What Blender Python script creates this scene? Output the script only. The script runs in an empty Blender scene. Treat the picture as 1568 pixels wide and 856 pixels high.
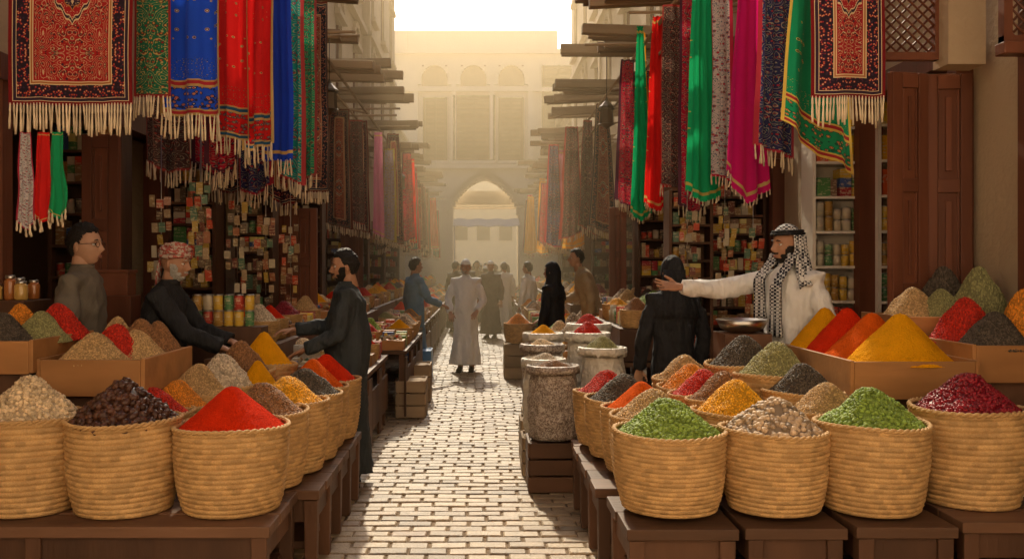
import bpy, math, random
import numpy as np
from mathutils import Vector, Matrix, noise
R=random.Random(7); D=bpy.data; C=bpy.context
pi=math.pi; V3=Vector
def nz(x,y=0,z=0): return noise.noise(V3((x,y,z)))
# ---------------------------------------------------------------- mesh kit
class M:
    def __init__(s): s.v=[];s.f=[];s.m=[];s.r=[];s.sm=[]
    def add(s,V,F,mi=0,r=None,sm=False):
        b=len(s.v)
        if r is None: r=R.random()
        s.v+=[tuple(v) for v in V]; s.f+=[tuple(b+i for i in f) for f in F]
        s.m+=[mi]*len(F); s.r+=[r]*len(V); s.sm+=[sm]*len(F)
    def box(s,c,d,mi=0,rz=0,rx=0,r=None,taper=1):
        hx,hy,hz=d[0]/2,d[1]/2,d[2]/2
        P=[V3((sx*hx*(taper if sz<0 else 1),sy*hy*(taper if sz<0 else 1),sz*hz)) for sz in(-1,1) for sy in(-1,1) for sx in(-1,1)]
        if rx: P=[Matrix.Rotation(rx,3,'X')@p for p in P]
        if rz: P=[Matrix.Rotation(rz,3,'Z')@p for p in P]
        P=[p+V3(c) for p in P]
        s.add(P,[(0,2,3,1),(4,5,7,6),(0,1,5,4),(2,6,7,3),(0,4,6,2),(1,3,7,5)],mi,r)
    def tube(s,pts,rad,n=8,mi=0,ref=None,r=None,sm=True,fold=None):
        pts=[V3(p) for p in pts]; V=[];F=[]
        for i,p in enumerate(pts):
            t=(pts[min(i+1,len(pts)-1)]-pts[max(i-1,0)]).normalized()
            rf=V3(ref) if ref is not None else (V3((0,0,1)) if abs(t.z)<.9 else V3((0,1,0)))
            sd=t.cross(rf).normalized(); up=sd.cross(t).normalized()
            ra=rad[i] if isinstance(rad,list) else rad
            a,b=ra if isinstance(ra,(list,tuple)) else (ra,ra)
            for k in range(n):
                th=2*pi*k/n; q=1 if fold is None else fold(i,th)
                V.append(p+sd*(a*q*math.cos(th))+up*(b*q*math.sin(th)))
        for i in range(len(pts)-1):
            for k in range(n):
                k2=(k+1)%n; F.append((i*n+k,i*n+k2,(i+1)*n+k2,(i+1)*n+k))
        F.append(tuple(range(n-1,-1,-1))); F.append(tuple((len(pts)-1)*n+k for k in range(n)))
        s.add(V,F,mi,r,sm)
    def lathe(s,prof,n=16,c=(0,0,0),mi=0,r=None,sm=True,wob=None):
        V=[];F=[]
        for i,(a,z) in enumerate(prof):
            for k in range(n):
                th=2*pi*k/n; q=1 if wob is None else wob(i,th)
                V.append((c[0]+a*q*math.cos(th),c[1]+a*q*math.sin(th),c[2]+z))
        for i in range(len(prof)-1):
            for k in range(n):
                k2=(k+1)%n; F.append((i*n+k,i*n+k2,(i+1)*n+k2,(i+1)*n+k))
        F.append(tuple(range(n-1,-1,-1))); F.append(tuple((len(prof)-1)*n+k for k in range(n)))
        s.add(V,F,mi,r,sm)
    def ell(s,c,d,mi=0,n=12,m=8,rot=None,r=None):
        V=[];F=[]
        for i in range(m+1):
            ph=pi*i/m
            for k in range(n):
                th=2*pi*k/n
                p=V3((d[0]*math.sin(ph)*math.cos(th),d[1]*math.sin(ph)*math.sin(th),d[2]*math.cos(ph)))
                if rot: p=rot@p
                V.append(p+V3(c))
        for i in range(m):
            for k in range(n):
                k2=(k+1)%n; F.append((i*n+k,(i+1)*n+k,(i+1)*n+k2,i*n+k2))
        s.add(V,F,mi,r,True)
    def mesh(s,name,mats):
        me=D.meshes.new(name); me.from_pydata(s.v,[],s.f)
        for m in mats: me.materials.append(m)
        me.polygons.foreach_set('material_index',s.m); me.polygons.foreach_set('use_smooth',s.sm)
        a=me.attributes.new('rnd','FLOAT','POINT'); a.data.foreach_set('value',s.r)
        me.update(); return me
    def obj(s,name,mats,parent=None,loc=(0,0,0),bevel=0,rz=0):
        if not isinstance(mats,(list,tuple)): mats=[mats]
        o=D.objects.new(name,s.mesh(name,mats)); C.scene.collection.objects.link(o)
        o.location=loc; o.rotation_euler[2]=rz
        if parent: o.parent=parent
        if bevel:
            b=o.modifiers.new('b','BEVEL'); b.width=bevel; b.segments=2; b.limit_method='ANGLE'
        return o
def E(name,loc=(0,0,0),rz=0,sc=1):
    o=D.objects.new(name,None); C.scene.collection.objects.link(o); o.location=loc; o.rotation_euler[2]=rz
    o.scale=(sc,sc,sc); o.empty_display_size=.2; return o
def inst(name,me,parent,loc,sc=(1,1,1),rz=0,mat=None):
    o=D.objects.new(name,me); C.scene.collection.objects.link(o); o.location=loc; o.scale=sc; o.rotation_euler[2]=rz
    if parent: o.parent=parent
    if mat: o.material_slots[0].link='OBJECT'; o.material_slots[0].material=mat
    return o
# ---------------------------------------------------------------- material kit
def c4(c): return (c[0],c[1],c[2],1) if isinstance(c,(tuple,list)) else c
class G:
    def __init__(s,name,rough=.8):
        s.mat=D.materials.new(name); s.mat.use_nodes=True; s.t=s.mat.node_tree; s.b=s.t.nodes['Principled BSDF']
        s.b.inputs['Roughness'].default_value=rough; s.b.inputs['Specular IOR Level'].default_value=.3
    def put(s,i,v):
        if isinstance(v,bpy.types.NodeSocket): s.t.links.new(v,i)
        else: i.default_value=v
    def new(s,t): return s.t.nodes.new(t)
    def math(s,op,a,b=0,c=None):
        n=s.new('ShaderNodeMath'); n.operation=op; s.put(n.inputs[0],a); s.put(n.inputs[1],b)
        if c is not None: s.put(n.inputs[2],c)
        return n.outputs[0]
    def coord(s,k='Object',sc=None):
        o=s.new('ShaderNodeTexCoord').outputs[k]
        if sc:
            m=s.new('ShaderNodeMapping'); s.put(m.inputs[0],o); m.inputs['Scale'].default_value=sc; o=m.outputs[0]
        return o
    def noise(s,sc,det=3,vec=None,dist=0):
        n=s.new('ShaderNodeTexNoise'); n.inputs['Scale'].default_value=sc; n.inputs['Detail'].default_value=det
        n.inputs['Distortion'].default_value=dist
        s.put(n.inputs['Vector'],vec if vec is not None else s.coord()); return n.outputs[0]
    def vor(s,sc,vec=None,out='Distance',feat='F1'):
        n=s.new('ShaderNodeTexVoronoi'); n.feature=feat; n.inputs['Scale'].default_value=sc
        s.put(n.inputs['Vector'],vec if vec is not None else s.coord()); return n.outputs[out]
    def attr(s,nm='rnd'):
        n=s.new('ShaderNodeAttribute'); n.attribute_name=nm; return n.outputs['Fac']
    def ramp(s,f,st,const=False):
        n=s.new('ShaderNodeValToRGB'); e=n.color_ramp.elements
        if const: n.color_ramp.interpolation='CONSTANT'
        while len(e)>1: e.remove(e[-1])
        e[0].position=st[0][0]; e[0].color=c4(st[0][1])
        for p,c in st[1:]: q=e.new(p); q.color=c4(c)
        s.put(n.inputs[0],f); return n.outputs[0]
    def mix(s,f,a,b,mode='MIX'):
        n=s.new('ShaderNodeMix'); n.data_type='RGBA'; n.blend_type=mode
        s.put(n.inputs[0],f); s.put(n.inputs[6],c4(a)); s.put(n.inputs[7],c4(b)); return n.outputs[2]
    def scale(s,c,f):
        n=s.new('ShaderNodeVectorMath'); n.operation='SCALE'
        if isinstance(c,tuple): n.inputs[0].default_value=c[:3]
        else: s.put(n.inputs[0],c)
        s.put(n.inputs[3],f); return n.outputs[0]
    def uv(s):
        n=s.new('ShaderNodeSeparateXYZ'); s.put(n.inputs[0],s.coord('UV')); return n.outputs[0],n.outputs[1]
    def comb(s,x,y,z=0):
        n=s.new('ShaderNodeCombineXYZ'); s.put(n.inputs[0],x);s.put(n.inputs[1],y);s.put(n.inputs[2],z); return n.outputs[0]
    def bump(s,h,st=.5,d=.01):
        n=s.new('ShaderNodeBump'); n.inputs['Strength'].default_value=st; n.inputs['Distance'].default_value=d
        s.put(n.inputs['Height'],h); s.put(s.b.inputs['Normal'],n.outputs[0])
    def col(s,c): s.put(s.b.inputs['Base Color'],c4(c)); return s
def mat(name,col,rough=.8,var=.2,ns=5,bump=0,bs=60,bd=.01,rnd=0,metal=0,st=None,det=4):
    g=G(name,rough); vec=g.coord('Object',st) if st else g.coord()
    f=g.math('MULTIPLY_ADD',g.noise(ns,det,vec),2*var*1.6,1-var*1.6)
    if rnd: f=g.math('MULTIPLY',f,g.math('MULTIPLY_ADD',g.attr(),2*rnd,1-rnd))
    g.col(g.scale(tuple(col),f)); g.b.inputs['Metallic'].default_value=metal
    if bump: g.bump(g.noise(bs,4,vec),bump,bd)
    return g.mat
plaster=G('plaster',.92)
_a=plaster.noise(.8,5); _b=plaster.noise(7,5)
plaster.col(plaster.mix(plaster.ramp(_a,[(.35,(0,0,0)),(.7,(1,1,1))]),(.52,.39,.25),plaster.mix(_b,(.38,.27,.165),(.52,.40,.26))))
plaster.bump(plaster.noise(25,6),.5,.02); plaster=plaster.mat
plaster2=mat('pale_plaster',(.58,.46,.31),.9,.12,2,.4,18,.02)
limewash=mat('limewashed_plaster',(.80,.72,.60),.9,.04,2,.4,18,.02)
wood=mat('dark_wood',(.10,.046,.024),.55,.35,6,.5,40,.006,rnd=.35,st=(1,1,.15))
woodh=mat('dark_wood_plank',(.12,.058,.03),.6,.4,7,.5,30,.006,rnd=.35,st=(.15,1,1))
door=mat('door_wood',(.16,.055,.028),.45,.3,6,.4,30,.005,rnd=.2,st=(1,1,.12))
tray=mat('tray_wood',(.36,.165,.055),.55,.35,6,.4,30,.005,rnd=.25,st=(.2,1,1))
grey=mat('weathered_wood',(.33,.235,.145),.85,.3,5,.6,25,.01,rnd=.25,st=(.15,1,1))
straw=G('straw',.7)
_s=straw.math('MULTIPLY_ADD',straw.attr(),.75,.58)
straw.col(straw.scale(straw.mix(straw.noise(7,4),(.42,.235,.085),(.62,.39,.17)),straw.math('MULTIPLY',_s,straw.math('MULTIPLY_ADD',straw.noise(150,3),.7,.65)))); straw.bump(straw.noise(220,3),.6,.004); straw=straw.mat
skin=mat('skin',(.45,.255,.165),.5,.08,20,.1,150,.002)
skin2=mat('skin_tan',(.37,.19,.115),.5,.08,20,.1,150,.002)
hairm=mat('hair',(.014,.011,.009),.55,.3,80,1,160,.008)
greyhair=mat('grey_hair',(.34,.32,.29),.7,.35,90,.8,220,.004)
eyew=mat('eye_white',(.6,.57,.53),.3,.02); eyed=mat('iris',(.02,.012,.01),.2,.02); lip=mat('lips',(.33,.14,.10),.5,.1)
black=mat('black_cloth',(.016,.016,.018),.8,.3,9,.8,13,.06,st=(1,1,.3))
slate=mat('slate_cloth',(.034,.040,.044),.8,.25,9,.8,13,.06,st=(1,1,.3))
white=mat('white_cloth',(.72,.70,.68),.85,.05,9,.7,12,.06,st=(1,1,.3))
beige=mat('beige_cloth',(.34,.25,.15),.85,.2,9,.5,14,.03)
bluec=mat('blue_cloth',(.10,.19,.30),.85,.2,9,.5,14,.03)
olive=mat('olive_cloth',(.13,.11,.085),.85,.2,9,.5,14,.03)
leather=mat('leather',(.02,.015,.012),.4,.2)
metal=mat('metal',(.45,.43,.4),.3,.1,metal=1)
fringe=mat('fringe_thread',(.68,.55,.38),.9,.15,20,rnd=.25)
sackm=G('sack_weave',.45)
_v=sackm.vor(110,None,'Color'); _w=sackm.noise(10,5)
sackm.col(sackm.scale(sackm.mix(sackm.ramp(_v,[(.25,(0,0,0)),(.8,(1,1,1))]),(.20,.145,.115),(.50,.43,.37)),sackm.math('MULTIPLY_ADD',_w,.8,.55))); sackm.bump(sackm.noise(13,5),1,.05); sackm=sackm.mat
plastic=mat('white_sack',(.60,.55,.47),.5,.2,10,1,13,.05)
bluep=mat('blue_plastic',(.04,.18,.42),.35,.1)
def goodsmat(name,cols,rough=.4):
    g=G(name,rough); n=len(cols); base=g.ramp(g.attr(),[(i/n,c) for i,c in enumerate(cols)],True)
    lab=g.math('MULTIPLY',g.math('GREATER_THAN',g.noise(1,2,g.coord('Object',(14,14,70))),.56),g.math('GREATER_THAN',g.noise(60,2),.45))
    g.col(g.mix(g.math('MULTIPLY',lab,.6),base,(.62,.52,.33))); return g.mat
goods=goodsmat('packaging',[(.55,.06,.03),(.65,.42,.04),(.10,.25,.08),(.6,.5,.35),(.07,.12,.3),(.5,.2,.05),(.35,.03,.04),(.7,.6,.2),(.22,.13,.08),(.3,.16,.07)])
gyel=goodsmat('yellow_packaging',[(.78,.48,.02),(.7,.36,.02),(.78,.55,.05),(.6,.1,.03),(.7,.45,.02)])
cans=goodsmat('tin_labels',[(.42,.05,.03),(.10,.22,.09),(.62,.38,.05),(.55,.46,.32),(.4,.22,.05),(.14,.10,.07),(.45,.40,.30)],.3)
paper=goodsmat('packets',[(.42,.30,.18),(.35,.14,.07),(.3,.2,.1),(.16,.11,.07),(.5,.08,.04),(.12,.2,.13),(.5,.42,.3),(.2,.07,.05),(.45,.3,.06)],.3)
def gmat(n,c,rnd=.4,rough=.6): return mat(n,c,rough,.15,8,rnd=rnd)
def pmat(n,c):
    g=G(n,.95); g.col(g.scale(tuple(c),g.math('ADD',g.math('MULTIPLY_ADD',g.noise(14,6),.4,.55),g.math('MULTIPLY',g.noise(210,2),.45)))); g.b.inputs['Specular IOR Level'].default_value=.05
    g.bump(g.math('ADD',g.noise(110,6),g.math('MULTIPLY',g.noise(30,3),.8)),1,.022); return g.mat
K=dict(chick=gmat('chickpeas',(.66,.49,.29)),date=gmat('dates',(.075,.03,.017),.4,.3),chili=pmat('chili_powder',(.72,.032,.005)),
 turm=pmat('turmeric',(.86,.36,.006)),oran=pmat('paprika',(.76,.11,.007)),green=gmat('green_lentils',(.20,.29,.045)),
 pepper=gmat('peppercorn',(.095,.072,.05),.5),cori=gmat('coriander',(.50,.32,.14)),beige=gmat('beige_lentils',(.52,.42,.30)),
 brown=gmat('brown_spice',(.28,.13,.05)),kid=gmat('kidney_beans',(.22,.010,.018),.45,.35),nut=gmat('nuts',(.42,.30,.19),.55),
 redg=gmat('red_flakes',(.52,.025,.008)),yelg=gmat('yellow_grain',(.76,.37,.015)),tang=gmat('orange_grain',(.70,.25,.02)),sage=gmat('dried_herbs',(.29,.27,.11)))
POW={'chili','turm','oran'}
def grainpile(name,N,size,ell=(1,1,1),seed=1,chunky=False,Rr=.25,H=.2):
    m=M(); rg=random.Random(seed)
    def hz_(q,th): return H*(1-q)*(1-.12*math.exp(-(q/.12)**2))+.022*q*(1-q)*4*nz(math.cos(th)*q*2.6+seed,math.sin(th)*q*2.6,seed*3.1)
    V=[];F=[];nr,nt=8,28
    for i in range(nr):
        q=max(.02,1-i/(nr-1))
        for k in range(nt): th=2*pi*k/nt; V.append((Rr*q*math.cos(th),Rr*q*math.sin(th),hz_(q,th)))
    for i in range(nr-1):
        for k in range(nt): F.append((i*nt+k,i*nt+(k+1)%nt,(i+1)*nt+(k+1)%nt,(i+1)*nt+k))
    F.append(tuple((nr-1)*nt+k for k in range(nt))); m.add(V,F,0,.1,True)
    t=(1+5**.5)/2
    if chunky:
        iv=[(-1,t,0),(1,t,0),(-1,-t,0),(1,-t,0),(0,-1,t),(0,1,t),(0,-1,-t),(0,1,-t),(t,0,-1),(t,0,1),(-t,0,-1),(-t,0,1)]
        iv=[V3(a).normalized() for a in iv]
        IF=[(0,11,5),(0,5,1),(0,1,7),(0,7,10),(0,10,11),(1,5,9),(5,11,4),(11,10,2),(10,7,6),(7,1,8),(3,9,4),(3,4,2),(3,2,6),(3,6,8),(3,8,9),(4,9,5),(2,4,11),(6,2,10),(8,6,7),(9,8,1)]
    else:
        iv=[V3(a) for a in [(1,0,0),(-1,0,0),(0,1,0),(0,-1,0),(0,0,1),(0,0,-1)]]
        IF=[(0,2,4),(2,1,4),(1,3,4),(3,0,4),(2,0,5),(1,2,5),(3,1,5),(0,3,5)]
    for i in range(N):
        q=math.sqrt(rg.random()); th=rg.random()*2*pi
        r=Rr*q; z=hz_(q,th)+rg.uniform(-.2,.5)*size*.6
        rot=Matrix.Rotation(rg.random()*6.3,3,'Z')@Matrix.Rotation(rg.uniform(-.9,.9),3,'X')@Matrix.Rotation(rg.uniform(-.6,.6),3,'Y')
        s=size*rg.uniform(.75,1.2)
        m.add([rot@V3((p.x*s*ell[0],p.y*s*ell[1],p.z*s*ell[2]))+V3((r*math.cos(th),r*math.sin(th),z)) for p in iv],IF,0,rg.random(),True)
    return m.mesh(name,[K['chick']])
PG=grainpile('grain_pile',3000,.0074,(1.1,1,.8)); PG2=grainpile('bean_pile',1700,.0105,(1.2,.9,.8),2,True)
PD=grainpile('date_pile',380,.023,(1.35,.8,.75),3,True); PN=grainpile('nut_pile',460,.019,(1.1,.9,.9),4,True)
def powderpile():
    m=M(); prof=[]; n=48
    for i in range(n+1):
        t=1-i/n; prof.append((.25*max(t,.004),.2*(1-t)*(1-.08*math.exp(-(t/.08)**2))))
    def wob(i,th): return 1+.05*nz(math.cos(th)*1.3,math.sin(th)*1.3,i*.03)+.025*nz(math.cos(th)*7,math.sin(th)*7,i*.2)+.02*nz(math.cos(th)*22,math.sin(th)*22,i*.6)
    m.lathe(prof,128,wob=wob); return m.mesh('powder_pile',[K['chili']])
PP=powderpile()
def basketmesh(seed):
    m=M(); rows=17; sub=6; n=156; V=[];F=[];r=[]; rg=random.Random(seed)
    tot=rows*sub; Rr=.25;H=.42; lean=[rg.uniform(-.008,.008) for _ in range(4)]
    rr=[[rg.random() for _ in range(n//4)] for _ in range(rows+1)]
    for i in range(tot+1):
        t=i/tot; row=i//sub; ph=(i%sub)/sub
        rad=Rr*(.80+.20*min(1,(t/.9))**.55+.035*math.sin(pi*t)) if t>0 else Rr*.78
        for k in range(n):
            th=2*pi*k/n; kk=((k+(ph*4 if row%2 else -ph*4)+row*2)%4)/4
            bulge=abs(math.sin(pi*ph))**.6
            d=.0065*bulge+.0055*abs(math.sin(pi*kk))*(.25+.75*bulge)
            w=1+lean[0]*math.cos(th)+.018*math.sin(2*th+seed)+.022*nz(math.cos(th)*2,math.sin(th)*2,t*4+seed)
            V.append(((rad*w+d)*math.cos(th),(rad*w+d)*math.sin(th),t*H+.006*math.sin(2*th+seed)*t)); r.append(.25+rr[row][(k+row*2)//4%(n//4)]*.55)
    for i in range(tot):
        for k in range(n):
            k2=(k+1)%n; F.append((i*n+k,i*n+k2,(i+1)*n+k2,(i+1)*n+k))
    F.append(tuple(range(n-1,-1,-1)))
    m.add(V,F,0,.5,True); m.r=r
    for s in range(2):
        pts=[]
        for k in range(145):
            th=2*pi*k/144; a=.255+.006*math.cos(th*24+s*pi)+.25*.016*math.sin(2*th+seed); pts.append((a*math.cos(th),a*math.sin(th),H+.002+.006*math.sin(th*24+s*pi)+.006*math.sin(2*th+seed)))
        m.tube(pts,.0075,6,r=.55)
    m.lathe([(.245,H-.05),(.24,H-.05),(.001,H-.05)],24,r=.1)
    return m.mesh('basket_weave',[straw])
BM=[basketmesh(i) for i in (1,2,3)]
def pile(kind,parent,x,y,zb,Rr,h,nm='mound'):
    me=PP if kind in POW else (PD if kind=='date' else PN if kind=='nut' else PG2 if kind in('chick','green','kid','beige') else PG)
    return inst(nm,me,parent,(x,y,zb),(Rr/.25,Rr/.25*R.uniform(.97,1.05),h/.2),R.random()*6,K[kind])
NMS=dict(chick='chickpea',date='date',chili='chili_powder',turm='turmeric',oran='paprika',green='green_lentil',pepper='peppercorn',cori='coriander',beige='lentil',brown='cumin',kid='kidney_bean',nut='nut',redg='chili_flake',yelg='yellow_grain',tang='orange_spice',sage='dried_herb')
def basket(kind,x,y,zt,Rr=.25,rim=.88,z0=.47):
    e=E(NMS[kind]+'_basket',(x,y,z0)); b=inst('basket',R.choice(BM),e,(0,0,0),(Rr/.25,Rr/.25,(rim-z0)/.42),R.random()*6)
    pile(kind,e,0,0,rim-z0-.02,Rr*.95,zt-rim+.02); return e
# ---------------------------------------------------------------- ground
m=M(); m.add([(-300,-300,-.03),(300,-300,-.03),(300,300,-.03),(-300,300,-.03)],[(0,1,2,3)])
m.obj('ground',mat('sandy_ground',(.40,.30,.19),.95,.15,.5,.4,20))
brick=G('paving_brick',.55); brick.b.inputs['Specular IOR Level'].default_value=.45
_r=brick.ramp(brick.attr(),[(0,(.20,.135,.075)),(.3,(.31,.215,.125)),(.6,(.37,.26,.15)),(.85,(.41,.30,.18)),(1,(.27,.165,.095))])
brick.col(brick.scale(_r,brick.math('MULTIPLY',brick.math('MULTIPLY_ADD',brick.noise(12,6),.9,.45),brick.math('MULTIPLY_ADD',brick.noise(1.1,4),.7,.62))));brick.bump(brick.noise(60,5),.8,.008)
m=M(); y=3.2; row=0
while y<41:
    x=-2.1-(.115 if row%2 else 0)+R.uniform(-.02,.02)
    while x<2.1:
        w=.225; d=.112; g=.0055
        hx,hy=w/2-g+R.uniform(-.004,.002),d/2-g+R.uniform(-.003,.002); h=R.uniform(-.004,.004); a=R.uniform(-.03,.03); cx,cy=x+w/2,y+d/2
        tx,ty=R.uniform(-.015,.015),R.uniform(-.03,.03)
        P=[]
        for zz,ins in((-.02,0),(-.006,0),(0,.008)):
            for (sx,sy) in((-1,-1),(1,-1),(1,1),(-1,1)):
                px,py=sx*(hx-ins),sy*(hy-ins); P.append((cx+px-a*py,cy+py+a*px,zz+(0 if zz==-.02 else h+px*tx+py*ty)))
        F=[(8,9,10,11)]
        for q in range(4): F+=[(q,(q+1)%4,4+(q+1)%4,4+q),(4+q,4+(q+1)%4,8+(q+1)%4,8+q)]
        m.add(P,F); x+=w
    y+=.112; row+=1
m.obj('brick_pavement',brick.mat)
m=M(); m.add([(-3,3,-.011),(3,3,-.011),(3,46,-.011),(-3,46,-.011)],[(0,1,2,3)]); m.obj('mortar_bed',mat('mortar',(.19,.13,.08),.95,.3,15))
# ---------------------------------------------------------------- buildings
def wallpanel(m,side,xf,y0,y1,z0,z1,ops,th=.35,mi=0):
    ys=sorted({y0,y1}|{o[0] for o in ops}|{o[1] for o in ops}); cx=xf+side*th/2
    for a,b in zip(ys[:-1],ys[1:]):
        cur=z0
        for o in sorted([o for o in ops if o[0]<=a+1e-6 and o[1]>=b-1e-6],key=lambda o:o[2]):
            if o[2]>cur: m.box((cx,(a+b)/2,(cur+o[2])/2),(th,b-a,o[2]-cur),mi)
            cur=o[3]
        if cur<z1: m.box((cx,(a+b)/2,(cur+z1)/2),(th,b-a,z1-cur),mi)
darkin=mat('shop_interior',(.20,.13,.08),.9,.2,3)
def building(side,y0,y1,H,xf,shops,name='shop_building'):
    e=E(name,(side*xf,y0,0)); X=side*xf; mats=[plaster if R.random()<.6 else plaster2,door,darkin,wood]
    ops=[(a,b,0,zt) for a,b,zt in shops]; wins=[]
    for fl in range(2):
        z=5.3+fl*3.1
        if z+2>H: break
        n=max(1,int((y1-y0)/2.2)); 
        for i in range(n):
            yc=y0+(i+.5)*(y1-y0)/n; wins.append((yc-.45,yc+.45,z,z+1.7))
    m=M(); wallpanel(m,side,X,y0,y1,0,H,ops+wins)
    w=M()
    for a,b,z,zt in wins:
        w.box((X+side*.2,(a+b)/2,(z+zt)/2),(.06,b-a,zt-z),1)
        for k in range(11): w.box((X+side*.15,(a+b)/2,z+.1+k*.15),(.04,b-a-.16,.05),1,rx=0)
        for yy in(a+.03,b-.03,(a+b)/2): w.box((X+side*.12,yy,(z+zt)/2),(.1,.06,zt-z),1)
        m.box((X-side*.05,(a+b)/2,z-.06),(.2,b-a+.2,.1)); m.box((X-side*.04,(a+b)/2,zt+.07),(.16,b-a+.24,.12))
        for k in range(9):
            t=pi*k/8; m.box((X-side*.03,(a+b)/2+.5*math.cos(t),zt+.18+.42*math.sin(t)),(.08,.15,.15))
    for zc in(4.35,7.75,H-.1): 
        if zc<H: m.box((X-side*.06,(y0+y1)/2,zc),(.18,y1-y0-.02,.14))
    m.box((X-side*.035,y0+.16,H/2),(.12,.3,H-.1))
    for a,b,zt in shops:
        for yy in(a+.06,b-.06): m.box((X-side*.02,yy,zt/2),(.2,.12,zt),1)
        m.box((X-side*.025,(a+b)/2,zt+.08),(.22,b-a+.1,.16),1)
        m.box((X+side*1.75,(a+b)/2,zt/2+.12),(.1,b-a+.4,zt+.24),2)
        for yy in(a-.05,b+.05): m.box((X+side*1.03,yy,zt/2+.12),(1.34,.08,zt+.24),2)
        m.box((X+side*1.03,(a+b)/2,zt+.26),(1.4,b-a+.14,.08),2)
    m.obj('walls',mats,e,(-side*xf,-y0,0)); w.obj('windows',mats,e,(-side*xf,-y0,0))
building(-1,2.0,9.2,11.5,3.05,[(5.6,8.6,2.75)])
building(-1,9.22,16,12,3.05,[(9.8,12.2,2.7),(13,15.4,2.7)])
building(-1,16.02,24,11.2,3.1,[(16.8,19.2,2.7),(20.4,23,2.7)])
building(-1,24.02,32,12.4,3.0,[(25,27.5,2.7)])
building(-1,32.02,40,7.2,3.3,[])
building(1,2.0,8.3,11.5,3.35,[(3.2,5.3,2.85),(6.2,7.9,3.0)])
building(1,8.32,15,11.8,3.1,[(9.3,11.4,2.7),(12.4,14.4,2.7)])
building(1,15.02,23,12.4,3.05,[(16,18.6,2.7),(19.8,22,2.7)])
building(1,23.02,31,11.0,3.1,[(24,26.6,2.7)])
building(1,31.02,40,8.0,3.4,[])
# added lime-washed house, unseen behind the camera, bounces sunlight onto the foreground
e=E('unseen_bounce_house',(0,-7,0)); m=M()
xs=[-17+k*4.25 for k in range(9)]
for a,b in zip(xs[:-1],xs[1:]):
    xc=(a+b)/2
    for (x0,x1,z0,z1) in((a,xc-.55,0,11),(xc+.55,b,0,11),(xc-.55,xc+.55,2.3,5.4),(xc-.55,xc+.55,7.1,11)): m.box(((x0+x1)/2,0,(z0+z1)/2),(x1-x0,.4,z1-z0),0)
    m.box((xc,-.1,1.15),(1.1,.08,2.3),1); m.box((xc,-.1,6.25),(1.1,.08,1.7),1)
for z in(4.2,10.9): m.box((0,.24,z),(34,.12,.18),0)
m.obj('facade',[limewash,door],e)
# end building with gateway
e=E('gateway_building',(0,40,0)); m=M(); cx=.2
def archz(x,w,sp,rise):
    t=abs(x)/w
    return sp+rise*(1-t**1.6)**.62 if t<1 else 0
x=-9
while x<9:
    xm=x+.05; zb=archz(xm-cx,1.45,3.9,1.55); m.box((xm,.5,(zb+11.1)/2),(.1,1.0,11.1-zb)); x+=.1
for k in range(48):
    a=-1.58+3.16*k/47; m.box((cx+a,-.06,archz(a,1.6,3.9,1.75)+.05),(.12,.16,.24))
for z in(6.0,9.35,11.0): m.box((0,-.09,z),(18,.26,.18))
m.box((-.4,.45,11.55),(7.6,.5,.9)); m.box((-3.5,.4,11.5),(.5,.7,.8))
for (a,b,z0,z1) in((-2.45,-1.5,6.25,9.0),(-1.15,.6,6.25,9.1),(.85,1.85,6.25,9.0),(2.75,4.1,6.6,10.4)):
    m.box(((a+b)/2,-.03,(z0+z1)/2),(b-a,.12,z1-z0),1)
    n=int((z1-z0)/.2)
    for k in range(n): m.box(((a+b)/2,-.1,z0+.1+k*.2),(b-a-.15,.06,.08),2)
    for xx in(a,b,(a+b)/2): m.box((xx,-.12,(z0+z1)/2),(.10,.1,z1-z0),1)
    m.box(((a+b)/2,-.14,z0-.07),(b-a+.3,.2,.12)); 
for xc in(-2.0,-.3,1.35,):
    m.box((xc,-.02,9.98),(1.1,.06,.9),3)
    for k in range(17):
        t=pi*k/16; m.box((xc+.68*math.cos(t),-.06,9.65+.85*math.sin(t)),(.16,.26,.18))
for xx in(-2.85,-1.16,.52,2.2): m.box((xx,-.07,8.0),(.22,.2,3.4))
shut=mat('sunworn_shutter',(.045,.022,.012),.8,.2); shut2=mat('shutter_slat',(.08,.042,.022),.8,.2); niche=mat('niche_plaster',(.42,.31,.19),.9,.1)
m.obj('facade',[limewash,shut,shut2,niche],e)
m=M()
for i in range(3):
    yy=41.6+i*1.6
    for s in(-1,1): m.box((cx+s*1.75,yy,2.2),(.3,.5,4.4))
    m.box((cx,yy,4.75),(3.8,.5,.6))
m.box((0,58,4),(24,1,8))
for xx in(-1.2,.2,1.6): m.box((xx,57.4,3.9),(.8,.1,1.2),1); 
m.obj('courtyard_walls',[plaster2,shut],E('courtyard_building',(0,0,0)))
m=M()
for i in range(20):
    m.box((-1.0+i*.13,36,3.35+.02*math.sin(i*1.1)),(.131,1.4,.03),rx=.25)
for xx in(-1.0,1.5): m.tube([(xx,35.5,0),(xx,35.5,3.3)],.03)
m.obj('canvas_awning',white)
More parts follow.
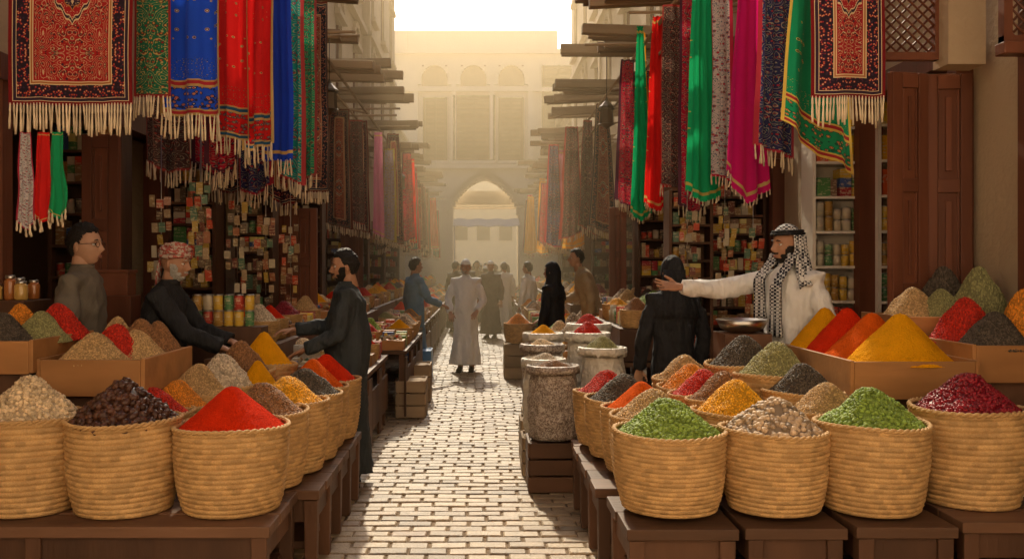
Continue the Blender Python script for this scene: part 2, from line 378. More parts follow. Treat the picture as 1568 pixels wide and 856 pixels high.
# projecting roof beams
for side in(-1,1):
    yy=9.5
    while yy<38:
        m=M(); tip=R.uniform(1.2,1.85); z=R.uniform(4.45,5.05); a=R.uniform(-.05,.05)
        L=3.2-tip; n=R.choice([1,1,2,3])
        for k in range(n): m.box((R.uniform(-.12,.12),k*.17,R.uniform(-.01,.01)),(L+R.uniform(-.15,.12),.14,R.uniform(.10,.17)),0,rz=R.uniform(-.03,.03))
        o=m.obj('roof_beam',grey,None,(side*(tip+L/2),yy,z),.008); o.rotation_euler=(0,side*R.uniform(-.06,.03),a)
        if R.random()<.35:
            m=M(); m.tube([(0,0,0),(R.uniform(.1,.2),0,.0),(L+.3,0,.02)],.018); m.obj('wooden_pole',grey,None,(side*tip-(0 if side>0 else L+.3),yy+.4,z-.55))
        yy+=R.uniform(.7,1.2)
    m=M(); m.tube([(side*2.0,3.5,4.32),(side*2.0,38,4.32)],.022); m.tube([(side*2.0,10,3.98),(side*1.9,38,3.98)],.015)
    for k in range(18):
        m.tube([(side*2.0,4+k*2,4.3),(side*3.2,4+k*2,4.55)],.02)
    m.obj('hanging_rail',grey)
# ---------------------------------------------------------------- textiles
def g_dark(c): return (c[0]*.5,c[1]*.5,c[2]*.5)
def textile(name,base,c1,c2,c3,kind='rug',sc=1.0,W=.6,L=1.7,trim=(.55,.36,.12)):
    g=G(name,.85); u,v=g.uv(); g.b.inputs['Sheen Weight'].default_value=.1
    pu=g.math('MULTIPLY',g.math('ABSOLUTE',g.math('SUBTRACT',u,.5)),W); 
    eu=g.math('SUBTRACT',W/2,pu); ev=g.math('MULTIPLY',g.math('MINIMUM',v,g.math('SUBTRACT',1,v)),L)
    e=g.math('MINIMUM',eu,ev)
    pv=g.math('MULTIPLY',g.math('PINGPONG',g.math('MULTIPLY',v,L),.3),1)
    P=g.comb(pu,pv)
    vd=g.vor(30*sc,P); v2=g.vor(72*sc,P)
    flower=g.ramp(vd,[(0,c2),(.10,c3),(.20,c1),(.30,g_dark(base)),(.38,base)],True)
    speck=g.ramp(v2,[(0,c2),(.16,c3),(.26,base)],True)
    field=g.mix(g.math('GREATER_THAN',vd,.42),flower,speck)
    vine=g.math('GREATER_THAN',g.math('ABSOLUTE',g.math('SINE',g.math('MULTIPLY',g.noise(11*sc,0,P),30))),.975)
    field=g.mix(g.math('MULTIPLY',vine,.7),field,c2)
    if kind=='rug':
        md=g.math('ADD',g.math('DIVIDE',pu,.15),g.math('DIVIDE',pv,.19))
        md=g.math('ADD',md,g.math('MULTIPLY',g.math('SINE',g.math('MULTIPLY',pu,130)),.05))
        med=g.ramp(md,[(0,c2),(.10,c1),(.26,c3),(.32,base),(.55,c2),(.59,c1),(.68,c2),(.74,base)],True)
        field=g.mix(g.math('LESS_THAN',md,.74),field,g.mix(g.math('LESS_THAN',v2,.24),med,c2))
        bf=g.ramp(g.vor(48*sc,P),[(0,c2),(.20,c3),(.30,base),(.42,c1),(.6,g_dark(c1))],True)
        band=g.ramp(g.math('DIVIDE',e,.2),[(0,g_dark(base)),(.10,c2),(.12,c1),(.20,c2),(.22,(0,0,0)),(.58,c2),(.61,c3),(.66,c2),(.69,base)],True)
        inb=g.math('MULTIPLY',g.math('GREATER_THAN',e,.044),g.math('LESS_THAN',e,.116))
        edge=g.mix(inb,band,bf); col=g.mix(g.math('LESS_THAN',e,.145),field,edge)
    elif kind=='band':
        d=g.math('MULTIPLY',v,L)
        orn=g.ramp(g.vor(34*sc,P),[(0,trim),(.16,c1),(.28,c2),(.32,c3),(.5,base)],True)
        fr_=g.math('FRACT',g.math('DIVIDE',d,.36))
        bm=g.ramp(fr_,[(0,trim),(.04,c1),(.09,trim),(.12,(0,0,0)),(.50,trim),(.54,c1),(.60,trim),(.63,base)],True)
        isorn=g.math('MULTIPLY',g.math('GREATER_THAN',fr_,.12),g.math('LESS_THAN',fr_,.50))
        low=g.math('LESS_THAN',d,.36)
        sp=g.ramp(g.vor(15*sc,P),[(0,c2),(.08,c3),(.15,trim),(.2,base)],True)
        col=g.mix(low,sp,g.mix(isorn,bm,orn)); up=g.math('MULTIPLY',g.math('GREATER_THAN',fr_,.63),low)
        col=g.mix(up,col,speck); col=g.mix(g.math('LESS_THAN',eu,.012),col,trim)
    elif kind=='flor':
        col=g.mix(g.math('LESS_THAN',e,.02),field,c1)
    else:
        d=ev; col=g.mix(g.math('LESS_THAN',g.math('ABSOLUTE',g.math('SUBTRACT',d,.06)),.012),base,trim)
        col=g.mix(g.math('LESS_THAN',g.vor(16,P),.10),col,trim)
    fine=g.math('MULTIPLY_ADD',g.noise(300,2),.5,.75); big=g.math('MULTIPLY_ADD',g.noise(3,3),.4,.8)
    g.col(g.scale(col,g.math('MULTIPLY',fine,big))); g.bump(g.noise(220,2),.3,.004)
    tr=g.new('ShaderNodeBsdfTranslucent'); g.put(tr.inputs[0],g.scale(col,1.3)); mx=g.new('ShaderNodeMixShader')
    mx.inputs[0].default_value=.38 if kind=='plain' else (.22 if kind in('flor','band') else .08)
    g.t.links.new(g.b.outputs[0],mx.inputs[1]); g.t.links.new(tr.outputs[0],mx.inputs[2]); g.t.links.new(mx.outputs[0],g.t.nodes['Material Output'].inputs[0])
    return g.mat
cr=(.60,.46,.27)
T=dict(
 redrug=textile('red_persian_rug',(.34,.007,.010),(.03,.012,.03),cr,(.38,.13,.03),'rug',1.4,.72,1.3),
 redrug2=textile('crimson_rug',(.31,.008,.014),(.03,.012,.03),cr,(.40,.14,.05),'rug',1.4,.45,1.7),
 green=textile('green_rug',(.01,.14,.065),(.25,.02,.02),(.5,.4,.15),(.45,.3,.05),'flor',1.2,.22,1.6),
 blue=textile('blue_shawl',(.01,.07,.62),(.38,.02,.03),(.55,.45,.3),(.01,.02,.12),'band',1.3,.38,1.7,(.45,.30,.10)),
 red=textile('red_shawl',(.68,.012,.012),(.02,.10,.20),(.6,.42,.15),(.20,.02,.03),'band',1.5,.25,1.7),
 blue2=textile('royal_blue_shawl',(.012,.05,.45),(.4,.05,.05),(.4,.4,.35),(.4,.2,.05),'plain',1,.2,1.7),
 teal=textile('teal_shawl',(.01,.30,.25),(.45,.05,.05),(.6,.45,.2),(.02,.1,.2),'flor',1,.2,1.8),
 teal2=textile('emerald_shawl',(.01,.26,.13),(.3,.05,.05),(.5,.4,.15),(.02,.1,.2),'flor',1.1,.2,1.8),
 brown=textile('brown_rug',(.24,.05,.03),(.03,.035,.05),(.48,.34,.2),(.33,.1,.04),'rug',1.3,.45,1.8),
 dark=textile('dark_rug',(.08,.038,.035),(.35,.05,.04),(.45,.34,.22),(.1,.15,.12),'flor',1.2,.3,1.8),
 grn=textile('green_silk',(.01,.36,.13),(.4,.3,.05),(.6,.5,.2),(.02,.1,.2),'plain',1,.25,1.9,(.5,.4,.1)),
 grngold=textile('green_gold_shawl',(.008,.24,.10),(.35,.02,.03),(.6,.45,.15),(.01,.10,.05),'band',1.3,.45,1.9,(.62,.42,.08)),
 mag=textile('magenta_silk',(.64,.01,.16),(.4,.05,.1),(.6,.4,.2),(.02,.1,.2),'plain',1,.3,1.9,(.6,.42,.15)),
 white=textile('white_floral',(.58,.52,.50),(.5,.02,.06),(.03,.06,.2),(.02,.2,.1),'flor',1,.2,1.8),
 crim=textile('crimson_floral',(.50,.01,.045),(.10,.03,.05),(.55,.4,.25),(.02,.1,.15),'flor',1.2,.25,1.8),
 redp=textile('red_silk',(.70,.015,.012),(.4,.3,.05),(.6,.5,.2),(.02,.1,.2),'plain',1,.25,1.9,(.6,.35,.1)),
 yel=textile('saffron_silk',(.72,.32,.02),(.4,.3,.05),(.6,.5,.2),(.4,.1,.05),'plain',1,.25,1.9),
 pink=textile('pink_silk',(.55,.19,.28),(.4,.3,.05),(.6,.5,.2),(.4,.1,.05),'plain',1,.25,1.9),
 lilac=textile('lilac_silk',(.32,.26,.34),(.4,.3,.05),(.6,.5,.2),(.4,.1,.05),'flor',1,.25,1.9),
 navy=textile('navy_shawl',(.03,.03,.11),(.42,.03,.05),(.5,.4,.3),(.03,.2,.15),'flor',1.1,.3,1.8),
)
def cloth(name,x,y,w,zb,mt,zt=4.3,folds=3,amp=.04,yaw=0,slant=0,point=0,fr=.12,gather=.9,nv=36):
    nu=max(16,int(folds*9)); V=[];F=[];UV=[]; L=zt-zb; ph=R.random()*6; m=M(); sd=R.random()*50
    cy,sy=math.cos(yaw),math.sin(yaw)
    def pt(u,v):
        s=(u-.5)*w*(1-(1-gather)*v*1.0); k=.45+.55*(1-v)
        n=amp*k*math.sin(2*pi*folds*u+ph+.8*nz(v*2.2,sd))+amp*.5*nz(u*3+sd,v*3)
        s+=amp*.35*k*math.cos(4*pi*folds*u+ph)+.02*nz(v*2,sd+9)
        z=zb+v*L-(1-v)**1.5*(slant*(u-.5)+point*(1-abs(2*u-1)))+.008*nz(u*6,sd)
        return V3((s*cy-n*sy,s*sy+n*cy,z))
    for j in range(nv+1):
        for i in range(nu+1): V.append(pt(i/nu,j/nv)); UV.append((i/nu,j/nv))
    for j in range(nv):
        for i in range(nu):
            a=j*(nu+1)+i; F.append((a,a+1,a+nu+2,a+nu+1))
    m.add(V,F,0,.5,True)
    if fr:
        n=int(w*1.15/.021)
        for i in range(n):
            p=pt((i+.5)/n,0); l=fr*R.uniform(.8,1.1); q=V3((R.uniform(-.012,.012),R.uniform(-.012,.012),-l))
            if y<10: m.tube([p+V3((0,0,.01)),p+q*.22,p+q*.3,p+q*.7,p+q],[.004,.0065,.0045,.0075,.006],5,1)
            else: m.tube([p+V3((0,0,.01)),p+q],[.005,.008],4,1)
    me=m.mesh(name,[mt,fringe]); ul=me.uv_layers.new(name='UVMap'); dat=[0.0]*(2*len(me.loops))
    for li,l in enumerate(me.loops):
        if l.vertex_index<len(UV): dat[2*li],dat[2*li+1]=UV[l.vertex_index]
    ul.data.foreach_set('uv',dat)
    o=D.objects.new(name,me); C.scene.collection.objects.link(o); o.location=(x,y,0); return o
cloth('persian_rug',-2.37,5.3,.72,2.54,T['redrug'],3.85,1,.016,0,0,0,.17,1)
cloth('green_rug',-2.02,5.6,.23,2.64,T['green'],4.3,1,.02,0,0,0,.13)
cloth('blue_shawl',-1.83,5.8,.38,2.56,T['blue'],4.3,2,.03,0,.0,0,.15)
cloth('red_shawl',-1.80,6.6,.24,2.53,T['red'],4.3,1.5,.035,.1,.04)
cloth('red_shawl',-1.61,6.65,.24,2.47,T['red'],4.3,2,.035,-.1,-.05)
cloth('royal_blue_shawl',-1.60,7.2,.24,2.44,T['blue2'],4.3,2,.035)
cloth('teal_shawl',-1.62,7.8,.24,2.34,T['teal'],4.3,2,.035,0,.1)
cloth('emerald_shawl',-1.62,8.5,.20,2.42,T['teal2'],4.3,2,.03,0,-.08)
cloth('brown_rug',-1.68,9.3,.28,2.36,T['brown'],4.3,1.5,.03)
for (x,y,w,zb,t) in((-2.5,7.3,.36,2.42,'dark'),(-2.25,7.7,.34,2.44,'crim'),(-2.02,8.2,.3,2.32,'navy'),(-2.35,8.6,.4,2.36,'brown'),(-1.95,9.0,.3,2.28,'redrug2'),(-1.98,7.0,.25,2.40,'crim')):
    cloth('patterned_shawl',x,y,w,zb,T[t],4.2,2,.04,R.uniform(-.2,.2),R.uniform(-.15,.15),.08)
for x,y,w,zb,t,zt in((-2.1,13.6,.42,2.2,'brown',3.95),(-1.95,14.3,.3,2.3,'dark',3.9),(-1.75,15.6,.2,2.15,'pink',3.9),(-1.7,17,.28,2.1,'lilac',3.8),(-2.0,15,.4,2.2,'redrug2',4)):
    cloth('hanging_rug' if 'rug' in t or t in('brown','dark') else 'silk_scarf',x,y,w,zb,T[t],zt,2,.04,0,.1,0,.1,.7)
for i,(sx,c) in enumerate(((-2.56,'white'),(-2.47,'redp'),(-2.38,'grn'))):
    cloth('silk_scarf',sx,5.15,.11,1.86+.03*i,T[c],2.36,1.5,.02,0,0,.05,.05,.6)
cloth('persian_rug',2.17,5.4,.44,2.60,T['redrug2'],4.3,1,.018,0,0,0,.16,1)
cloth('green_gold_shawl',2.26,6.1,.50,2.40,T['grngold'],4.3,1.6,.05,0,.36,.05,0,.5)
cloth('navy_shawl',2.17,6.7,.30,2.44,T['navy'],4.3,2,.04,0,.1,0,.12,.8)
cloth('magenta_silk_scarf',2.14,7.3,.36,2.30,T['mag'],4.3,1.7,.05,0,.15,.2,.04,.4)
cloth('white_floral_scarf',2.06,7.8,.19,2.36,T['white'],4.3,1.5,.03,0,.05,0,.08)
cloth('green_silk_scarf',2.0,8.2,.32,2.26,T['grn'],4.3,2,.05,0,.05,.08,.04,.5)
cloth('crimson_scarf',2.05,8.8,.26,2.2,T['crim'],4.3,2,.04,0,0,.1,.1)
cloth('patterned_rug',2.03,9.4,.34,2.38,T['dark'],4.3,2,.035,0,.15,0,.12)
cloth('red_silk_scarf',1.98,10.2,.32,2.32,T['redp'],4.4,2,.05,0,0,.1,.04,.35)
cloth('green_silk_scarf',1.93,11,.26,2.25,T['grn'],4.5,2,.04,0,0,.1,.04,.3)
cloth('saffron_scarf',2.02,11.3,.24,2.35,T['yel'],4.5,2,.04,0,0,.1,.04,.3)
cloth('patterned_rug',1.92,11.9,.34,2.4,T['crim'],4.3,2,.04,0,.15,0,.1,.5)
cloth('patterned_rug',2.2,12.6,.3,2.3,T['brown'],4.3,2,.04,0,.15,0,.1)
cloth('hanging_rug',2.08,15.5,.5,2.2,T['brown'],4.37,2,.05,0,.2,0,.1,.4)
cloth('hanging_rug',1.9,16.2,.32,2.25,T['dark'],4.2,2,.05,0,.2,0,.1,.5)
names={'yel':'saffron_scarf','redp':'red_silk_scarf','pink':'pink_scarf','lilac':'lilac_scarf','white':'floral_scarf','teal':'teal_shawl','brown':'hanging_rug','dark':'hanging_rug','crim':'patterned_rug','redrug2':'hanging_rug','navy':'navy_shawl'}
seqL=['redrug2','dark','brown','crim','redp','dark','teal','brown','pink','redrug2']; seqR=['dark','yel','redp','navy','pink','brown','lilac','dark','crim','brown','yel','teal']
for side,seq,y in((-1,seqL,17.8),(1,seqR,17)):
    i=0
    while y<37:
        t=seq[i%len(seq)]; cloth(names[t],side*R.uniform(1.6,2.1),y,R.uniform(.3,.48),R.uniform(2.0,2.35),T[t],R.uniform(3.8,4.3),2,.05,R.uniform(-.2,.2),R.uniform(-.2,.2),.05,.1,.5,18)
        y+=R.uniform(.7,1.1) if y<27 else R.uniform(1,1.8); i+=1
# ---------------------------------------------------------------- tables & trays
def table(name,x0,x1,y0,y1,zt,mt=None,skirt=True):
    m=M(); n=max(2,int((y1-y0)/.2)); d=(y1-y0)/n
    for k in range(n): m.box(((x0+x1)/2,y0+d*(k+.5),zt-.025+R.uniform(-.002,.002)),(x1-x0+R.uniform(-.01,.01),d-.006,.05))
    m.box(((x0+x1)/2,y0+.05,zt-.11),(x1-x0-.06,.035,.12),1); m.box(((x0+x1)/2,y1-.05,zt-.11),(x1-x0-.06,.035,.12),1)
    for xx in(x0+.05,x1-.05): m.box((xx,(y0+y1)/2,zt-.112),(.035,y1-y0-.14,.12),1)
    ny=max(2,int((y1-y0)/.4)+1); nx=max(2,int((x1-x0)/.7)+1)
    for i in range(nx):
        for j in range(ny):
            if 0<i<nx-1 and 0<j<ny-1: continue
            m.box((x0+.05+(x1-x0-.1)*i/(nx-1),y0+.05+(y1-y0-.1)*j/(ny-1),(zt-.052)/2),(.07,.07,zt-.056),1,taper=.85)
    if skirt: m.box(((x0+x1)/2,(y0+y1)/2,.16),(x1-x0-.14,y1-y0-.16,.04),1)
    return m.obj(name,[mt or woodh,wood],bevel=.005)
table('display_table',-3.0,-.92,3.98,4.62,.47); table('display_table',-2.9,-.82,4.66,6.35,.46)
table('display_table',.64,1.14,4.0,4.6,.45); table('display_table',1.17,1.62,4.02,4.6,.45)
table('display_table',1.65,2.1,4.0,4.6,.46); table('display_table',2.14,3.2,4.05,4.7,.47); table('display_table',.6,3.2,4.74,6.1,.45)
B=[('chick',-2.12,4.3,1.11,.25,.90),('date',-1.67,4.28,1.09,.25,.89),('chili',-1.17,4.3,1.06,.26,.86),
('brown',-1.13,4.77,1.02,.22,.85),('yelg',-1.08,5.12,1.01,.22,.85),('pepper',-1.05,5.45,1.02,.22,.85),('oran',-1.06,5.78,1.04,.22,.85),('chili',-1.03,6.1,1.04,.22,.85),
('redg',-1.72,4.80,.99,.2,.84),('tang',-1.67,5.03,1.0,.19,.84),('cori',-1.62,5.25,1.07,.2,.88),('beige',-1.52,5.4,1.11,.2,.9),('brown',-1.5,5.72,1.17,.2,.95),('turm',-1.42,6.0,1.2,.21,.96),('cori',-1.38,4.9,.95,.16,.8),('turm',-1.34,5.5,1.06,.16,.86),
('green',.89,4.3,1.0,.25,.83),('cori',.90,4.75,.99,.22,.83),('oran',.90,5.1,.98,.22,.82),('pepper',.86,5.5,.98,.22,.81),('redg',.82,5.88,.96,.21,.8),
('nut',1.38,4.3,1.0,.24,.84),('green',1.84,4.3,1.055,.25,.87),('kid',2.36,4.42,1.11,.25,.92),
('yelg',1.33,4.76,1.04,.22,.85),('brown',1.34,5.04,1.05,.2,.87),('redg',1.3,5.32,1.03,.2,.86),('tang',1.3,5.62,1.03,.2,.86),('cori',1.32,5.9,1.06,.2,.88),
('cori',1.78,4.70,1.03,.2,.86),('pepper',1.76,4.98,1.10,.21,.92),('sage',1.70,5.25,1.2,.23,.98),('pepper',1.62,5.6,1.21,.23,1.0)]
for b in B: basket(*b)
def trayset(name,x0,x1,y0,y1,z0,z1,piles,div=2,stand=.47):
    e=E(name,((x0+x1)/2,y0,z0)); m=M(); t=.022; cxx=(x0+x1)/2; cyy=(y0+y1)/2; h=z1-z0
    m.box((cxx,y0,(z0+z1)/2),(x1-x0,t,h)); m.box((cxx,y1,(z0+z1)/2),(x1-x0,t,h))
    m.box((x0-t/2-.001,cyy,(z0+z1)/2+.006),(t,y1-y0+t,h)); m.box((x1+t/2+.001,cyy,(z0+z1)/2+.006),(t,y1-y0+t,h))
    for k in range(1,div): m.box((cxx,y0+(y1-y0)*k/div,(z0+z1)/2-.01),(x1-x0-.01,.015,h-.02))
    m.box((cxx,cyy,z0+.02),(x1-x0,y1-y0-.03,.02))
    m.box((cxx,cyy,(stand+z0)/2-.002),(x1-x0-.06,y1-y0-.06,z0-stand-.004),1)
    for xx in(x0+.01,x1-.01): m.box((xx,y0-.012,(stand+z0)/2),(.05,.03,z0-stand),1)
    m.obj('tray',[tray,wood],e,(-cxx,-y0,-z0),.004)
    for (k,x,y,zt,r) in piles: pile(k,e,x-cxx,y-y0,(z1-.03)-z0,r,zt-z1+.03,NMS[k]+'_heap')
trayset('spice_tray',-2.28,-1.76,4.74,5.5,.93,1.12,[('cori',-2.08,4.92,1.27,.19),('redg',-2.03,5.1,1.31,.19),('cori',-1.93,5.13,1.27,.17),('brown',-1.97,5.3,1.33,.17),('brown',-1.90,5.38,1.31,.15),('cori',-2.13,5.36,1.34,.15)],4)
trayset('spice_tray',-2.80,-2.32,4.70,5.42,1.05,1.22,[('pepper',-2.56,4.88,1.38,.18),('sage',-2.43,5.05,1.38,.16),('redg',-2.42,5.24,1.42,.18),('tang',-2.62,5.2,1.42,.16)],4)
trayset('spice_tray',1.98,2.62,4.84,5.95,.90,1.10,[('turm',2.34,5.09,1.37,.27),('oran',2.29,5.34,1.36,.27),('chili',2.25,5.60,1.38,.25),('turm',2.2,5.83,1.37,.23)],4)
trayset('spice_tray',2.66,3.25,4.9,5.5,.98,1.18,[('pepper',2.86,5.08,1.38,.20),('redg',2.84,5.34,1.46,.21),('tang',3.1,5.2,1.52,.19)],2)
trayset('spice_tray',2.55,3.28,5.54,6.05,1.12,1.30,[('cori',2.74,5.78,1.50,.19),('sage',2.88,5.7,1.49,.17),('sage',3.1,5.68,1.65,.21),('pepper',3.0,5.92,1.65,.21)],1)
m=M()
for k in range(4): m.box((2.82,4.62+.003*k,.50+.1*k),(.30,.22,.085),r=R.random())
m.obj('packaged_goods_box_stack',goods,bevel=.004)
jarglass=G('spice_jar_glass',.1); jarglass.col(jarglass.ramp(jarglass.attr(),[(0,(.35,.12,.03)),(.3,(.5,.3,.08)),(.55,(.2,.08,.04)),(.75,(.45,.35,.18)),(.9,(.3,.03,.02))],True)); jarglass.b.inputs['Coat Weight'].default_value=.8; jarglass=jarglass.mat
def jars(x0,x1,y0,y1,z,n,nm='spice_jar'):
    for i in range(n):
        m=M(); h=R.uniform(.10,.15); r=R.uniform(.03,.045)
        m.lathe([(r*.9,0),(r,.01),(r,h*.75),(r*.72,h*.88)],14,mi=0); m.lathe([(r*.8,h*.88),(r*.82,h*.9),(r*.82,h),(r*.7,h*1.02)],14,mi=1)
        m.obj(nm,[jarglass,metal],None,(x0+(x1-x0)*(i+.5)/n,R.uniform(y0,y1),z))
m=M(); m.box((-2.93,5.62,.70),(.42,.36,1.40)); m.obj('wooden_counter',wood,bevel=.006)
jars(-3.05,-2.74,5.5,5.55,1.402,4); jars(-3.05,-2.74,5.66,5.7,1.402,4)
m=M(); m.box((-2.60,6.5,1.48),(.24,.16,.16)); m.box((-2.6,6.5,1.57),(.26,.18,.025)); m.box((-2.6,6.5,.7),(.3,.2,1.4)); m.obj('cash_box_stand',door,bevel=.005)
# ---------------------------------------------------------------- shelves
def shelf(name,x0,x1,y,z0,z1,rows,kinds,depth=.25,fr=None,yaw=0,back=True):
    e=E(name,((x0+x1)/2,y,0),yaw); w=x1-x0; m=M(); mt=fr or plaster2
    for xx in(-w/2,w/2): m.box((xx,0,(z1)/2),(.03,depth,z1))
    if back: m.box((0,depth/2+.012,(z0+z1)/2),(w+.03,.02,z1-z0+.1))
    hh=(z1-z0)/rows
    for k in range(rows+1): m.box((0,-.002,z0+k*hh),(w-.032,depth,.022))
    m.obj('frame',mt,e)
    gm=M()
    for k in range(rows):
        kind=kinds[k%len(kinds)]; x=-w/2+.03; zb=z0+k*hh+.012
        while x<w/2-.03:
            if kind=='can':
                r=R.uniform(.028,.04); h=min(hh*.8,R.uniform(.09,.13)); st=2 if hh>.27 else 1
                rr=R.random()
                if x+2*r>w/2-.02: break
                for q in range(st):
                    gm.lathe([(r,0),(r,h)],12,(x+r,-.07,zb+q*h*1.02),2,rr); gm.lathe([(r*1.02,h-.006),(r*1.02,h)],12,(x+r,-.07,zb+q*h*1.02),3)
                x+=2*r+.006
            else:
                bw=R.uniform(.06,.13); h=R.uniform(.45,.85)*hh
                if x+bw>w/2-.02: break
                if kind=='pack': h=R.uniform(.35,.8)*hh; bw=R.uniform(.04,.08)
                mi={'box':0,'yel':1,'pack':4}[kind]
                if kind=='box' and R.random()<.6:
                    for q in range(3): gm.box((x+bw/2,-.03,zb+hh*.13+q*hh*.265),(bw-.008,.16,hh*.255),mi)
                else: gm.box((x+bw/2,-.03+R.uniform(0,.03),zb+h/2),(bw-.006,.14,h),mi,rz=R.uniform(-.12,.12))
                x+=bw
    gm.obj('goods',[goods,gyel,cans,metal,paper],e)
    return e
shelf('goods_shelf',2.88,3.34,8.0,1.0,3.1,7,['box','can','can','can','box','yel','yel'],fr=limewash)
shelf('goods_shelf',3.38,3.9,7.85,1.0,3.1,7,['can','can','can','can','yel','yel','yel'],fr=limewash)
shelf('goods_shelf',-3.5,-2.95,7.55,1.0,2.8,7,['can','can','can','box','can','box','box'],fr=wood)
shelf('goods_shelf',-2.92,-2.5,8.7,.8,2.6,9,['box','pack','can','pack','can','box'],fr=wood)
shelf('packet_rack',-2.45,-2.1,9.3,.8,2.5,9,['pack','box','can','pack'],fr=wood)
shelf('packet_rack',-2.4,-1.95,11.3,.8,2.4,9,['pack','can','pack','box'],fr=wood)
shelf('packet_rack',-2.8,-2.3,12.9,.8,2.3,7,['box','pack'],fr=wood)
shelf('packet_rack',1.85,2.25,9.0,.8,2.35,9,['box','can','pack','pack'],fr=wood)
shelf('goods_shelf',2.3,2.95,9.6,.8,2.7,10,['can','box','pack','pack','box'],fr=wood)
shelf('packet_rack',2.0,2.6,11.6,.8,2.4,7,['pack','can','pack','box'],fr=wood)
shelf('packet_rack',2.3,2.9,13.6,.8,2.4,7,['box','pack'],fr=wood)
for s in(-1,1):
    for y in(17.5,20.5,24): shelf('goods_shelf',s*2.55-.4,s*2.55+.4,y,.8,2.4,6,['box','pack','can','pack'],fr=wood)
for (x,y,zt) in((-2.33,7.6,2.35),(-2.1,7.9,2.2),(-1.95,8.3,2.1),(-1.85,8.9,2.05),(-2.55,7.3,2.2),(-2.2,7.2,2.3),(2.25,8.4,2.2),(1.95,8.6,2.15),(2.45,8.2,2.0)):
    m=M(); m.tube([(0,0,zt+.6),(0,0,zt-.75)],.004,5,1)
    for k in range(8):
        off=R.uniform(-.02,.02)
        for q in(-1,0,1):
            if R.random()<.85: m.box((q*.058+off,-.02-R.uniform(0,.03),zt-.08-k*.10+R.uniform(-.02,.02)),(R.uniform(.035,.055),.014,R.uniform(.06,.10)),0,rz=R.uniform(-.4,.4),rx=R.uniform(0,.25))
    m.obj('hanging_packet_display',[paper,metal],None,(x,y,0))
def doorleaf(x0,x1,y,zt,yaw=0,name='wooden_door'):
    m=M(); w=x1-x0; m.box((0,0,zt/2),(w,.04,zt))
    for xx in(-w/2+.04,w/2-.04): m.box((xx,-.024,zt/2),(.075,.03,zt-.01))
    n=4
    for k in range(n+1): m.box((0,-.023,.06+k*(zt-.12)/n),(w-.16,.03,.09))
    for k in range(n):
        zc=.06+(k+.5)*(zt-.12)/n; m.box((0,-.026,zc),(w-.26,.022,(zt-.12)/n-.2))
        for s in(-1,1): m.box((s*(w/2-.09),-.022,zc),(.012,.02,(zt-.12)/n-.1))
    m.tube([(w/2-.04,-.05,zt*.45),(w/2-.04,-.08,zt*.47),(w/2-.04,-.05,zt*.49)],.008,6,1)
    m.obj(name,[door,metal],None,((x0+x1)/2,y,0),.006,yaw)
doorleaf(2.72,3.0,6.12,2.9,.25); doorleaf(3.0,3.3,6.16,2.9,-.15)
doorleaf(-2.08,-1.8,10.1,2.25); doorleaf(-2.35,-2.1,10.2,2.3); doorleaf(-3.0,-2.72,6.9,2.6); doorleaf(1.72,1.95,12.2,2.4); doorleaf(-2.5,-2.1,16.4,2.4); doorleaf(2.0,2.4,19,2.4)
def lattice(x0,x1,y,z0,z1):
    m=M(); w=x1-x0;h=z1-z0; 
    for xx in(-w/2,w/2): m.box((xx,0,h/2),(.05,.06,h+.05))
    for zz in(0,h): m.box((0,.001,zz),(w+.05,.06,.05))
    s=.07; k=-h
    while k<w:
        for d in(1,-1):
            a=max(k,0); b=min(k+h,w)
            if b-a>.02:
                if d>0: p=(a-w/2,.01,a-k); q=(b-w/2,.01,b-k)
                else: p=(a-w/2,-.01,h-(a-k)); q=(b-w/2,-.01,h-(b-k))
                m.tube([p,q],.008,4)
        k+=s
    m.obj('lattice_screen',door,None,((x0+x1)/2,y,z0))
lattice(2.62,3.0,6.0,2.98,3.6); lattice(3.02,3.45,5.25,2.9,3.6)
m=M(); m.box((3.12,5.95,3.6),(.24,.2,1.4)); m.obj('plaster_pillar',plaster)
m=M(); m.box((3.22,5.28,1.6),(.16,.12,3.2)); m.box((3.14,5.24,2.85),(.32,.1,.07)); m.obj('door_frame',door,bevel=.006)
lm=mat('lantern_metal',(.12,.09,.06),.4,.2,metal=.6)
for (x,y,z) in((-1.9,11.5,3.55),(-1.75,20,3.3),(1.8,13,3.6)):
    m=M(); m.lathe([(.01,.42),(.03,.36),(.11,.28),(.12,.25),(.09,.24),(.10,.04),(.12,.03),(.06,0),(.01,-.04)],8,sm=False); m.tube([(0,0,.4),(0,0,1.0)],.006,5)
    m.obj('hanging_lantern',lm,None,(x,y,z))
# ---------------------------------------------------------------- sacks, crates
def sack(x,y,z0,r,h,kind,mt=None,pk=.12):
    e=E('grain_sack',(x,y,z0)); m=M(); sd=R.random()*30
    prof=[]; nn=18
    for i in range(nn+1):
        t=i/nn; prof.append((r*(.93+.09*math.sin(pi*min(1,t*1.1))**.5+.02*math.sin(t*23+sd)),h*.93*t))
    prof+=[(r*1.0,h*.98),(r*1.05,h*1.0),(r*1.08,h*.97),(r*1.07,h*.92),(r*1.09,h*.90),(r*1.10,h*.96),(r*1.08,h*1.01),(r*1.0,h*1.02),(r*.93,h*.93)]
    def wob(i,th): return 1+.06*nz(math.cos(th)*1.4+sd,math.sin(th)*1.4,i*.1)+.035*nz(math.cos(th)*4+sd,math.sin(th)*4,i*.35)+.018*nz(math.cos(th)*10+sd,math.sin(th)*10,i*.3)
    m.lathe(prof,64,wob=wob)
    m.obj('sack',mt or sackm,e); pile(kind,e,0,0,h*.93,r*.98,pk); return e
